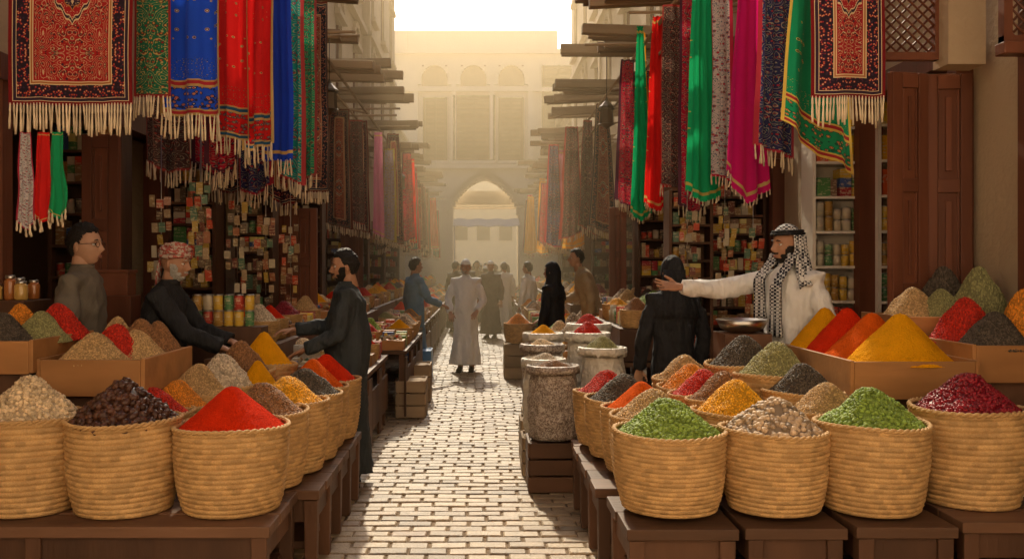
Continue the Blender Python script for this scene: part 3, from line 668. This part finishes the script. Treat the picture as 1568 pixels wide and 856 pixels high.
def crate(x,y,z0,w,d,h,mt=grey,rz=0,name='wooden_crate'):
    m=M(); n=3
    for k in range(n):
        zc=z0+h*(k+.5)/n
        for s in(-1,1): m.box((0,s*(d/2),zc),(w,.02,h/n-.012)); m.box((s*(w/2),0,zc+.001),(.02,d-.022,h/n-.012))
    for sx in(-1,1):
        for sy in(-1,1): m.box((sx*(w/2-.03),sy*(d/2-.03),z0+h/2),(.04,.04,h))
    m.box((0,0,z0+h-.03),(w-.03,d-.03,.02)); return m.obj(name,mt,None,(x,y,0),.004,rz)
crate(.53,6.67,0,.36,.4,.36,mt=woodh,name='wooden_stool'); sack(.53,6.67,.36,.18,.52,'brown',None,.09)
crate(.94,7.0,0,.35,.35,.4,woodh); sack(.94,7.0,.4,.17,.58,'sage',plastic,.15)
sack(.50,7.15,.3,.16,.58,'beige',plastic,.1); crate(.50,7.15,0,.34,.34,.3)
sack(.52,7.65,.35,.17,.60,'chick',sackm,.1); crate(.52,7.65,0,.36,.36,.35)
sack(.88,7.45,.4,.17,.66,'redg',plastic,.16); crate(.88,7.45,0,.34,.34,.4)
sack(.56,8.1,.35,.17,.66,'turm',plastic,.14); crate(.56,8.1,0,.36,.36,.35); sack(.95,8.0,.4,.18,.70,'redg',plastic,.16); crate(.95,8,0,.4,.4,.4)
sack(-1.72,7.2,.45,.16,.5,'beige',None,.1); crate(-1.72,7.2,0,.34,.34,.45,woodh)
sack(-1.5,7.7,.4,.16,.55,'chick',plastic,.1); crate(-1.5,7.7,0,.34,.34,.4,woodh)
crate(-.88,13.2,0,.35,.5,.42,bluep,0,'plastic_crate')
def stall(side,y0,y1,x0=.8,x1=2.1,zt=.72):
    e=E('market_stall',(side*(x0+x1)/2,y0,0)); m=M()
    m.box((0,(y1-y0)/2,zt-.02),(x1-x0,y1-y0-.04,.04),0)
    for sx in(-1,1):
        for yy in np.linspace(.1,y1-y0-.1,max(2,int((y1-y0)/.9))): m.box((sx*((x1-x0)/2-.05),yy,(zt-.042)/2),(.06,.06,zt-.044),1)
    fx=-side*((x1-x0)/2-.012)
    n=int((y1-y0)/.25)
    for k in range(n):
        m.box((fx,(k+.5)*(y1-y0)/n,zt*.5-.02),(.02,(y1-y0)/n-.015,zt*.5 if k%3 else zt*.86),1)
    m.box((side*.28,(y1-y0)/2,zt+.16),((x1-x0)*.5,y1-y0-.1,.3),1)
    m.obj('counter',[woodh,wood],e,bevel=0)
    kinds=list(K); kinds.remove('date'); kinds+=['turm','chili','yelg','cori']; y=.2; gm=M()
    while y<y1-y0-.15:
        for c in range(4):
            lx=-side*((x1-x0)/2-.17-c*.31); z=zt if c<2 else zt+.31
            q=R.random(); yy=y+R.uniform(-.04,.04)
            if q<.45:
                inst('basket',R.choice(BM),e,(lx,yy,z),(.6,.6,.4),R.random()*6); pile(R.choice(kinds),e,lx,yy,z+.15,.145,R.uniform(.1,.18))
            elif q<.6:
                for a in range(2):
                    for b in range(3): gm.box((lx-.07+a*.14,yy-.08+b*.085,z+.06+.02*b),(.12,.075,R.uniform(.1,.18)),0,rz=R.uniform(-.2,.2))
            elif q<.75:
                for a in range(3):
                    for b in range(2): 
                        r=.035; h=R.uniform(.1,.18); gm.lathe([(r,0),(r,h)],10,(lx-.09+a*.09,yy-.05+b*.1,z),1)
            else:
                gm.box((lx,yy,z+.05),(.27,.27,.1),3)
                for a in range(26): gm.ell((lx+R.uniform(-.11,.11),yy+R.uniform(-.11,.11),z+.11+R.uniform(0,.04)),(.022,.022,.02),R.choice([2,2,0]),6,4)
        y+=.31
    gm.obj('wares',[goods,cans,paper,tray],e)
stall(-1,7.0,9.4,.95,2.2,.70); stall(-1,9.6,12.4,.78,2.05); stall(-1,12.6,15.6,.85,2.1); stall(-1,15.9,19.5,.85,2.1); stall(-1,20,25,.9,2.1); stall(-1,25.5,33,.95,2.2)
stall(1,8.4,10.6,.68,2.0,.72); stall(1,10.9,13.4,1.0,2.2); stall(1,13.8,17.5,.75,2.1); stall(1,18,23,.85,2.1); stall(1,23.5,32,.9,2.2)
crate(.55,13.3,0,.4,.5,.5); basket('tang',.55,13.3,.95,.2,.78,.5); crate(-.75,11,0,.3,.4,.45); crate(-.74,9.9,0,.3,.45,.4,grey)
for r in range(2):
    for i in range(6):
        m=M(); m.lathe([(.034,0),(.036,.004),(.036,.105),(.034,.11)],14); m.lathe([(.037,.108),(.037,.116),(.03,.118)],14,mi=1)
        m.obj('spice_tin',[cans,metal],None,(-2.12+i*.078,6.84+.01*(i%2),1.16+r*.119))
m=M(); m.box((-1.92,6.87,.58),(.6,.22,1.155)); m.obj('tin_stand',wood,bevel=.005)
table('counter_table',-1.95,-1.42,6.45,6.68,.95)
m=M()
for i in range(14): m.ell((-1.68+R.uniform(-.1,.1),6.55+R.uniform(-.06,.06),.985+.02*(i%2)),(.024,.024,.03),0,8,6)
m.lathe([(.05,.955),(.13,.97),(.15,1.02),(.145,1.02),(.12,.98)],16,(-1.68,6.55,0),1); m.obj('bowl_of_eggs',[mat('eggshell',(.6,.45,.33),.5,.1),metal])
m=M(); m.lathe([(.08,0),(.14,.03),(.17,.09),(.165,.09),(.13,.035),(.02,.02)],20); m.obj('metal_bowl',metal,None,(1.72,6.0,1.17))
m=M(); m.box((1.72,6.0,.81),(.3,.3,.72)); m.obj('scale_stand',wood)
# ---------------------------------------------------------------- people
def headpt(nx,ny,nz_,off=0):
    x=.074*nx;y=.097*ny;z=.122*nz_
    if nz_<0:
        k=-nz_; x*=1-.30*k**1.3
        y*= (1-.5*k) if ny<0 else (1+.32*k*k)
    if ny>0:
        f=min(1,ny*2)
        g=lambda a,b,sx,sz: math.exp(-((abs(x)-a)/sx)**2-((z-b)/sz)**2)
        y+=f*(.024*math.exp(-(x/.012)**2-((z+.030)/.016)**2)+.013*math.exp(-(x/.010)**2-((z+.008)/.022)**2)
          -.012*g(.031,.004,.016,.012)+.006*g(.028,.024,.022,.008)+.005*g(.045,-.03,.018,.02)
          +.007*math.exp(-(x/.024)**2-((z+.060)/.008)**2)-.006*math.exp(-(x/.024)**2-((z+.0655)/.0025)**2)+.006*math.exp(-(x/.02)**2-((z+.073)/.006)**2)
          +.007*math.exp(-(x/.022)**2-((z+.100)/.014)**2))
    n=V3((nx,ny,nz_)); return V3((x,y,z))+n*off
def shell(m,mask,off,mi,nu=64,nv=48,seed=0):
    idx={};V=[];F=[]
    def P(i,j):
        i%=nu
        if (i,j) not in idx:
            ph=pi*j/nv; th=2*pi*i/nu; n=(math.sin(ph)*math.cos(th),math.sin(ph)*math.sin(th),math.cos(ph))
            p=headpt(*n); k=mask(p,n); idx[(i,j)]=(len(V),k); V.append(headpt(*n,off(p,n,k)))
        return idx[(i,j)]
    for j in range(nv):
        for i in range(nu):
            q=[P(i,j),P(i,j+1),P(i+1,j+1),P(i+1,j)]
            if min(a[1] for a in q)>0: F.append(tuple(a[0] for a in q))
    m.add(V,F,mi,.5,True)
def sm(a,b,t): t=max(0,min(1,(t-a)/(b-a))); return t*t*(3-2*t)
keff=G('keffiyeh_cloth',.85)
_c=keff.new('ShaderNodeTexChecker'); _c.inputs['Scale'].default_value=62; _c.inputs[1].default_value=(.62,.61,.6,1); _c.inputs[2].default_value=(.02,.02,.03,1)
_mp=keff.new('ShaderNodeMapping'); keff.put(_mp.inputs[0],keff.coord()); _mp.inputs['Rotation'].default_value=(.5,.6,.78); keff.put(_c.inputs[0],_mp.outputs[0])
keff.col(_c.outputs[0]); keff.bump(keff.noise(30,3),.5,.01); keff=keff.mat
tb_=G('turban_cloth',.9); tb_.col(tb_.mix(tb_.math('GREATER_THAN',tb_.noise(55,2),.5),(.45,.36,.30),(.36,.09,.07))); tb_.bump(tb_.noise(60,4),.6,.01); turb=tb_.mat
wr=D.textures.new('cloth_wrinkles','CLOUDS'); wr.noise_scale=.11; wr.noise_depth=2
def person(name,loc,yaw,robe,h=1.75,hg='hair',sk=skin,rh=None,lh=None,hyaw=0,hpitch=0,beard=0,lean=0,belly=0,near=True,hr=hairm,palm=(0,0,-1),glasses=False,hem=.1,curl=.35,pants=None,seed=1,spread=1.0):
    e=E(name,loc,math.radians(yaw),h/1.75); ln=lambda z: lean*max(0,z-.85)**1.2*1.6
    rb=M(); zs=[hem,.25,.45,.65,.82,.95,1.05,1.15,1.27,1.36,1.42,1.465,1.50]
    rx=[.235,.225,.205,.19,.185,.18,.17,.17,.19,.195,.17,.105,.062]; ry=[.19,.18,.16,.15,.145,.14+.3*belly,.135+.6*belly,.135+.5*belly,.135+.1*belly,.13,.105,.08,.06]
    ph=seed*1.7
    def fold(i,th):
        a=[.12,.10,.075,.045,.028,.018,.016,.014,.010,.004,0,0,0][i]
        return 1+a*(math.sin(7*th+ph+.35*i)+.6*math.sin(11*th+ph*2-.2*i))
    rb.tube([(0,ln(z)+(.01 if z>1.4 else 0),z) for z in zs],list(zip(rx,ry)),44,ref=(0,1,0),fold=fold)
    hd=M(); 
    for s,tg in((1,rh),(-1,lh)):
        S=V3((s*.185,ln(1.40),1.405)); 
        if tg is None: tg=(s*.27,.07+ln(1),.80)
        T_=V3(tg); dv=T_-S; l1,l2=.30,.27; dd=min(dv.length,l1+l2-.01); dn=dv.normalized(); T_=S+dn*dd
        a=(l1*l1-l2*l2+dd*dd)/(2*dd); hh=math.sqrt(max(0,l1*l1-a*a)); hint=V3((s*.5,-.35,-.8)); hint=(hint-dn*hint.dot(dn)).normalized()
        El=S+dn*a+hint*hh
        rb.tube([S+V3((-s*.07,0,.0)),S+V3((0,0,0)),S.lerp(El,.33),S.lerp(El,.7),El,El.lerp(T_,.3),El.lerp(T_,.65),T_.lerp(El,.05)],[.07,.074,.068,.063,.062,.058,.056,.055],16,fold=lambda i,th:1+.08*math.sin(3*th+i*2.1)+.05*math.sin(i*2.7))
        d=(T_-El).normalized(); n=V3(palm); n=(n-d*n.dot(d)).normalized(); tb=d.cross(n)*s
        W=T_-d*.03
        hd.tube([W,T_,T_+d*.025],[(.027,.022),(.027,.02),(.034,.019)],12,ref=n)
        hd.tube([T_+d*.0,T_+d*.03,T_+d*.07,T_+d*.098],[(.030,.018),(.040,.017),(.042,.015),(.038,.011)],14,ref=n)
        for (o,L,sp) in((.031,.072,.12),(.0105,.080,.03),(-.0105,.074,-.06),(-.031,.058,-.16)):
            b=T_+d*.088+tb*o; dr=(d+tb*sp*spread).normalized(); pts=[b-dr*.02,b]; ang=0; p=b.copy()
            for q,fr_ in enumerate((.45,.3,.25)):
                ang+=curl*(.6+.4*q); v=dr*math.cos(ang)+n*math.sin(ang); p=p+v*L*fr_; pts.append(p.copy())
            hd.tube(pts,[.0095,.0098,.0088,.0078,.0062],8,ref=tb)
        b=T_+d*.025+tb*.028; v1=(d*.7+tb*.75+n*.25).normalized(); v2=(d*.95+tb*.35+n*.25).normalized()
        hd.tube([b-v1*.015,b,b+v1*.035,b+v1*.035+v2*.028,b+v1*.035+v2*.050],[.012,.0125,.0110,.0098,.0072],8,ref=n)
    ro=rb.obj('robe',robe,e); 
    rm=ro.modifiers.new('r','REMESH'); rm.mode='VOXEL'; rm.voxel_size=.013 if near else .022; rm.use_smooth_shade=True
    sh=ro.modifiers.new('s','SMOOTH'); sh.iterations=3; sh.factor=.5
    dm=ro.modifiers.new('d','DISPLACE'); dm.texture=wr; dm.strength=.034; dm.mid_level=.5; dm.texture_coords='LOCAL'
    ho=hd.obj('hands',sk,e)
    if near:
        rm=ho.modifiers.new('r','REMESH'); rm.mode='VOXEL'; rm.voxel_size=.0038; rm.use_smooth_shade=True
        sh=ho.modifiers.new('s','SMOOTH'); sh.iterations=2; sh.factor=.5
    cl=M(); cl.lathe([(.064,1.475),(.066,1.50),(.062,1.515),(.056,1.512)],20,(0,ln(1.5)+.008,0)); cl.obj('collar',robe,e)
    ft=M()
    for s in(-1,1):
        ft.tube([(s*.09,-.09,.035),(s*.09,-.06,.045),(s*.09,0,.05),(s*.095,.07,.04),(s*.10,.13,.028),(s*.10,.16,.022)],[(.02,.025),(.036,.04),(.038,.045),(.044,.034),(.04,.024),(.02,.015)],12,mi=0)
        ft.tube([(s*.09,-.02,.05),(s*.085,-.02,.2),(s*.08,-.01,.5)],[.042,.045,.06],10,mi=1)
        ft.box((s*.096,.035,.008),(.085,.26,.016))
    ft.obj('feet',[leather,pants or sk],e)
    hx=E('head',(0,ln(1.62)+.018,1.628)); hx.parent=e; hx.rotation_euler=(math.radians(-hpitch),0,math.radians(hyaw))
    m=M(); nu,nv=(84,64) if near else (44,34)
    shell(m,lambda p,n:1,lambda p,n,k:0,0,nu,nv)
    m.tube([(0,-.028,-.17),(0,-.018,-.10),(0,-.008,-.05)],[.058,.053,.055],16,0)
    for s in(-1,1):
        m.ell((s*.076,-.010,-.012),(.009,.019,.031),0,10,8,Matrix.Rotation(s*-.35,3,'Z'))
        m.ell((s*.082,-.012,-.010),(.005,.011,.020),0,8,6,Matrix.Rotation(s*-.5,3,'Z'))
        m.ell((s*.031,.0725,.003),(.0135,.0125,.0105),1,12,8); m.ell((s*.031,.0828,.003),(.0052,.003,.0052),2,8,6)
        m.tube([(s*.014,.094,.024),(s*.028,.095,.029),(s*.044,.084,.024)],[.003,.0042,.002],6,3)
        m.tube([(s*.017,.0815,.008),(s*.031,.0855,.0125),(s*.045,.077,.008)],[.0015,.0028,.0015],6,0)
    m.tube([(-.023,.0955,-.066),(0,.1025,-.0645),(.023,.0955,-.066)],[.001,.0042,.001],6,4)
    m.tube([(-.019,.095,-.072),(0,.1015,-.0735),(.019,.095,-.072)],[.001,.0048,.001],6,4)
    m.obj('face',[sk,eyew,eyed,hr,lip],hx)
    if beard:
        b=M()
        def bm(p,n):
            if n[1]<.02: return 0
            ax=abs(p.x)
            if ax<.030 and -.0585<p.z<-.046: return .6
            if ax<.027 and p.z>-.080: return 0
            lim=-.080+.02*sm(.02,.035,ax)+.052*sm(.045,.066,ax)
            return 1-sm(lim-.012,lim+.003,p.z)
        shell(b,bm,lambda p,n,k:(.0012+.008*beard*k*(1+.5*nz(p.x*60,p.y*60,p.z*60))),0,nu,nv); b.obj('beard',hr,hx)
    def hairline(n):
        return .070 if n[1]>.5 else .070-.07*(1-sm(.05,.5,n[1]))-.07*(1-sm(-.5,-.05,n[1]))
    def hm(p,n):
        f=hairline(n)+.006*nz(p.x*90,p.y*90,seed); return sm(f-.004,f+.018,p.z)
    if hg in('hair','cap'):
        b=M(); t=.011 if hg=='hair' else .003
        shell(b,hm,lambda p,n,k:.001+t*k*(1+.7*nz(p.x*45+seed,p.y*45,p.z*45)+.5*nz(p.x*120,p.y*120,p.z*120)),0,nu,nv); b.obj('hair',hr,hx)
    if hg=='cap':
        b=M(); shell(b,lambda p,n:sm(.042,.046,p.z),lambda p,n,k:.002+.010*k,0,nu,nv); b.obj('skull_cap',white,hx)
    if hg=='turban':
        b=M(); shell(b,lambda p,n:sm(.035,.05,p.z),lambda p,n,k:.022*k,0,nu,nv)
        for q in range(8):
            pts=[]; ti=(-1)**q*(.022-.001*q); sc_=1-.055*max(0,q-2); z0=.050+q*.0085
            for k in range(41):
                th=2*pi*k/40; a=(.084+.005*math.sin(3*th+q))*sc_; c_=.104*sc_
                pts.append((a*math.cos(th),c_*math.sin(th)-.006,z0+ti*math.cos(th+q*.4)+.008*math.sin(th)))
            b.tube(pts,(.015,.015),10,fold=lambda i,th:1+.15*math.sin(2*th+i*.7)+.1*math.sin(i*1.3))
        b.tube([(-.02,-.11,.04),(-.03,-.125,-.03),(-.035,-.13,-.12),(-.03,-.12,-.2)],[(.02,.015),(.03,.012),(.035,.01),(.04,.006)],10)
        b.obj('turban',turb,hx)
    if hg=='scarf':
        b=M(); shell(b,lambda p,n: 1 if (p.z>.055 or n[1]<.45) else 0,lambda p,n,k:.015+.003*nz(p.x*30,p.y*30,p.z*30),0,nu,nv)
        b.tube([(0,-.035,.02),(0,-.03,-.06),(0,-.02,-.13),(0,-.02,-.20),(0,-.02,-.27),(0,-.02,-.36)],[(.088,.085),(.092,.09),(.105,.10),(.15,.12),(.205,.135),(.225,.14)],32,ref=(0,1,0),fold=lambda i,th:1+.01*i*math.sin(9*th+seed)); b.obj('headscarf',robe,hx)
    if hg=='keffiyeh':
        b=M(); shell(b,lambda p,n: 1 if (p.z>.060 or n[1]<.12) else 0,lambda p,n,k:.014+.002*math.sin(p.x*90),0,nu,nv)
        V=[];F=[];NU=60;NV=20
        for j in range(NV+1):
            t=j/NV
            for i in range(NU+1):
                a0=math.radians(78-14*t); a=a0+(2*pi-2*a0)*i/NU
                fx=math.sin(a);fy=math.cos(a)
                r1=.092+.02*t+.085*t*t; r2=.114+.03*t*t
                w=1+(.03+.09*t)*math.sin(13*a+3*t)
                V.append((fx*r1*w,fy*r2*w-.005-.015*t,.06-.34*t+.03*math.sin(3*a)*t))
        for j in range(NV):
            for i in range(NU):
                q=j*(NU+1)+i; F.append((q,q+1,q+NU+2,q+NU+1))
        b.add(V,F,0,.5,True)
        for s,l in((1,.42),(-1,.52)):
            V=[];F=[]
            for j in range(16):
                t=j/15
                for i in range(9):
                    u=i/8-.5; V.append((s*(.092-.01*t)+u*(.07+.06*t),.03+.115*sm(0,.45,t)+.018*math.sin(u*14+t*3),-.05-l*t))
            for j in range(15):
                for i in range(8): q=j*9+i; F.append((q,q+1,q+10,q+9))
            b.add(V,F,0,.5,True)
        o=b.obj('keffiyeh',keff,hx); so=o.modifiers.new('t','SOLIDIFY'); so.thickness=.004
        b=M()
        for zq in(.070,.086):
            b.tube([((.0855-.5*(zq-.07))*math.cos(2*pi*k/32),(.106-.5*(zq-.07))*math.sin(2*pi*k/32),zq-.02*math.sin(2*pi*k/32)*.2) for k in range(33)],.009,8)
        b.obj('agal',black,hx)
    if glasses:
        b=M()
        for s in(-1,1):
            b.tube([(s*.032+.02*math.cos(2*pi*k/20),.100,.002+.016*math.sin(2*pi*k/20)) for k in range(21)],.0016,5); b.tube([(s*.052,.100,.006),(s*.078,.06,.006),(s*.08,-.01,.0)],.0016,5)
        b.tube([(-.012,.1,.004),(.012,.1,.004)],.0016,5); b.obj('glasses',leather,hx)
    return e
person('customer_man',(-.98,6.75,0),95,slate,1.73,'hair',skin2,rh=(.20,.42,1.14),lh=(-.20,.30,1.02),beard=.15,belly=.07,hpitch=6,hyaw=6,seed=2)
person('elderly_man',(-.22,14.0,0),172,white,1.72,'cap',skin,beard=.9,hr=greyhair,belly=.05,hyaw=10,hpitch=8,seed=3,hem=.12,rh=(.22,.14,.92),lh=(-.20,.20,.95))
person('turbaned_vendor',(-2.18,6.12,.03),-88,black,1.72,'turban',skin2,rh=(.17,.50,1.06),lh=(-.10,.50,1.08),beard=.9,hr=greyhair,lean=.10,hpitch=8,hyaw=-12,seed=4)
person('young_man_with_glasses',(-2.50,5.72,0.0),-84,olive,1.87,'hair',skin,hyaw=-12,glasses=True,seed=5)
person('shop_assistant',(-2.45,6.9,0),-40,black,1.66,'hair',skin2,lean=.1,seed=6)
person('spice_vendor',(2.10,6.2,.0),125,white,1.88,'keffiyeh',skin2,rh=(.52,.48,1.36),lh=(-.30,.05,.82),beard=.3,palm=(-.57,.4,.7),curl=.12,hyaw=-18,seed=7,spread=1.6)
person('woman_in_abaya',(1.47,6.95,0),15,black,1.68,'scarf',skin,seed=8)
person('woman_in_black',(.88,11.0,0),60,black,1.66,'scarf',skin,seed=9,rh=(.24,.3,1.0))
person('man_in_beige',(1.5,12.1,.1),95,beige,1.74,'hair',skin2,lean=.18,seed=10,rh=(.2,.4,1.05),near=False)
person('man_in_blue',(-.98,13.6,0),-60,bluec,1.74,'hair',skin2,seed=11,rh=(.2,.35,1.05),near=False)
person('shopper_in_grey',(.24,20.6,0),160,olive,1.74,'cap',skin,seed=12,near=False)
person('shopper_in_white',(.93,17.6,0),60,white,1.7,'hair',skin2,seed=13,near=False)
for i,(x,y,mt_,yw) in enumerate(((-.55,27,black,170),(.0,29,black,10),(.35,31,slate,180),(.75,26,olive,90),(-.2,34,black,0),(.6,35,slate,170),(.15,25,black,20),(-.75,31,beige,-60),(.9,33,black,120),(-.62,22.5,black,-40),(.35,38,bluec,0),(-.35,37.5,white,180),(.62,23.5,white,20),(.7,28.5,black,180),(-.35,24,black,190),(-.75,28.8,white,0),(.2,33,white,175),(-.5,33,slate,10),(.62,38,black,160),(.0,36.2,black,0),(-.1,27.4,beige,180),(.85,30,black,0))):
    person('distant_shopper',(x,y,0),yw,mt_,R.uniform(1.60,1.80),R.choice(['hair','hair','cap','scarf']),skin2,seed=i,near=False)
# ---------------------------------------------------------------- haze
hz=M(); hz.box((0,34.5,6.5),(18,47,13.1))
ho=D.materials.new('dusty_air'); ho.use_nodes=True; t=ho.node_tree; t.nodes.clear(); vo=t.nodes.new('ShaderNodeVolumeScatter'); ou=t.nodes.new('ShaderNodeOutputMaterial')
vo.inputs['Color'].default_value=(1,.78,.47,1); vo.inputs['Density'].default_value=.015; vo.inputs['Anisotropy'].default_value=.62; t.links.new(vo.outputs[0],ou.inputs['Volume'])
hz.obj('haze',ho)
# ---------------------------------------------------------------- light
el,az=math.radians(38),math.radians(-6)
S=V3((math.sin(az)*math.cos(el),math.cos(az)*math.cos(el),math.sin(el)))
L=D.lights.new('sun','SUN'); L.energy=5; L.angle=math.radians(1); L.color=(1,.82,.56); lo=D.objects.new('sun',L); C.scene.collection.objects.link(lo); lo.rotation_euler=S.to_track_quat('Z','Y').to_euler(); lo.location=(0,20,20)
w=D.worlds.new('World'); C.scene.world=w; w.use_nodes=True; t=w.node_tree; bg=t.nodes['Background']; sk=t.nodes.new('ShaderNodeTexSky'); sk.sky_type='NISHITA'; sk.sun_disc=False
sk.sun_elevation=el; sk.sun_rotation=az%(2*pi); sk.dust_density=8; sk.air_density=.8; sk.ozone_density=0; t.links.new(sk.outputs[0],bg.inputs[0]); bg.inputs[1].default_value=.15
C.scene.view_settings.view_transform='Standard'
cam=D.cameras.new('camera'); co=D.objects.new('camera',cam); C.scene.collection.objects.link(co); co.location=(0,0,1.6); co.rotation_euler=(pi/2,0,0)
cam.sensor_width=36; cam.lens=32.1; cam.shift_x=.031; cam.shift_y=-.012; cam.clip_end=1000; cam.clip_start=.05; C.scene.camera=co
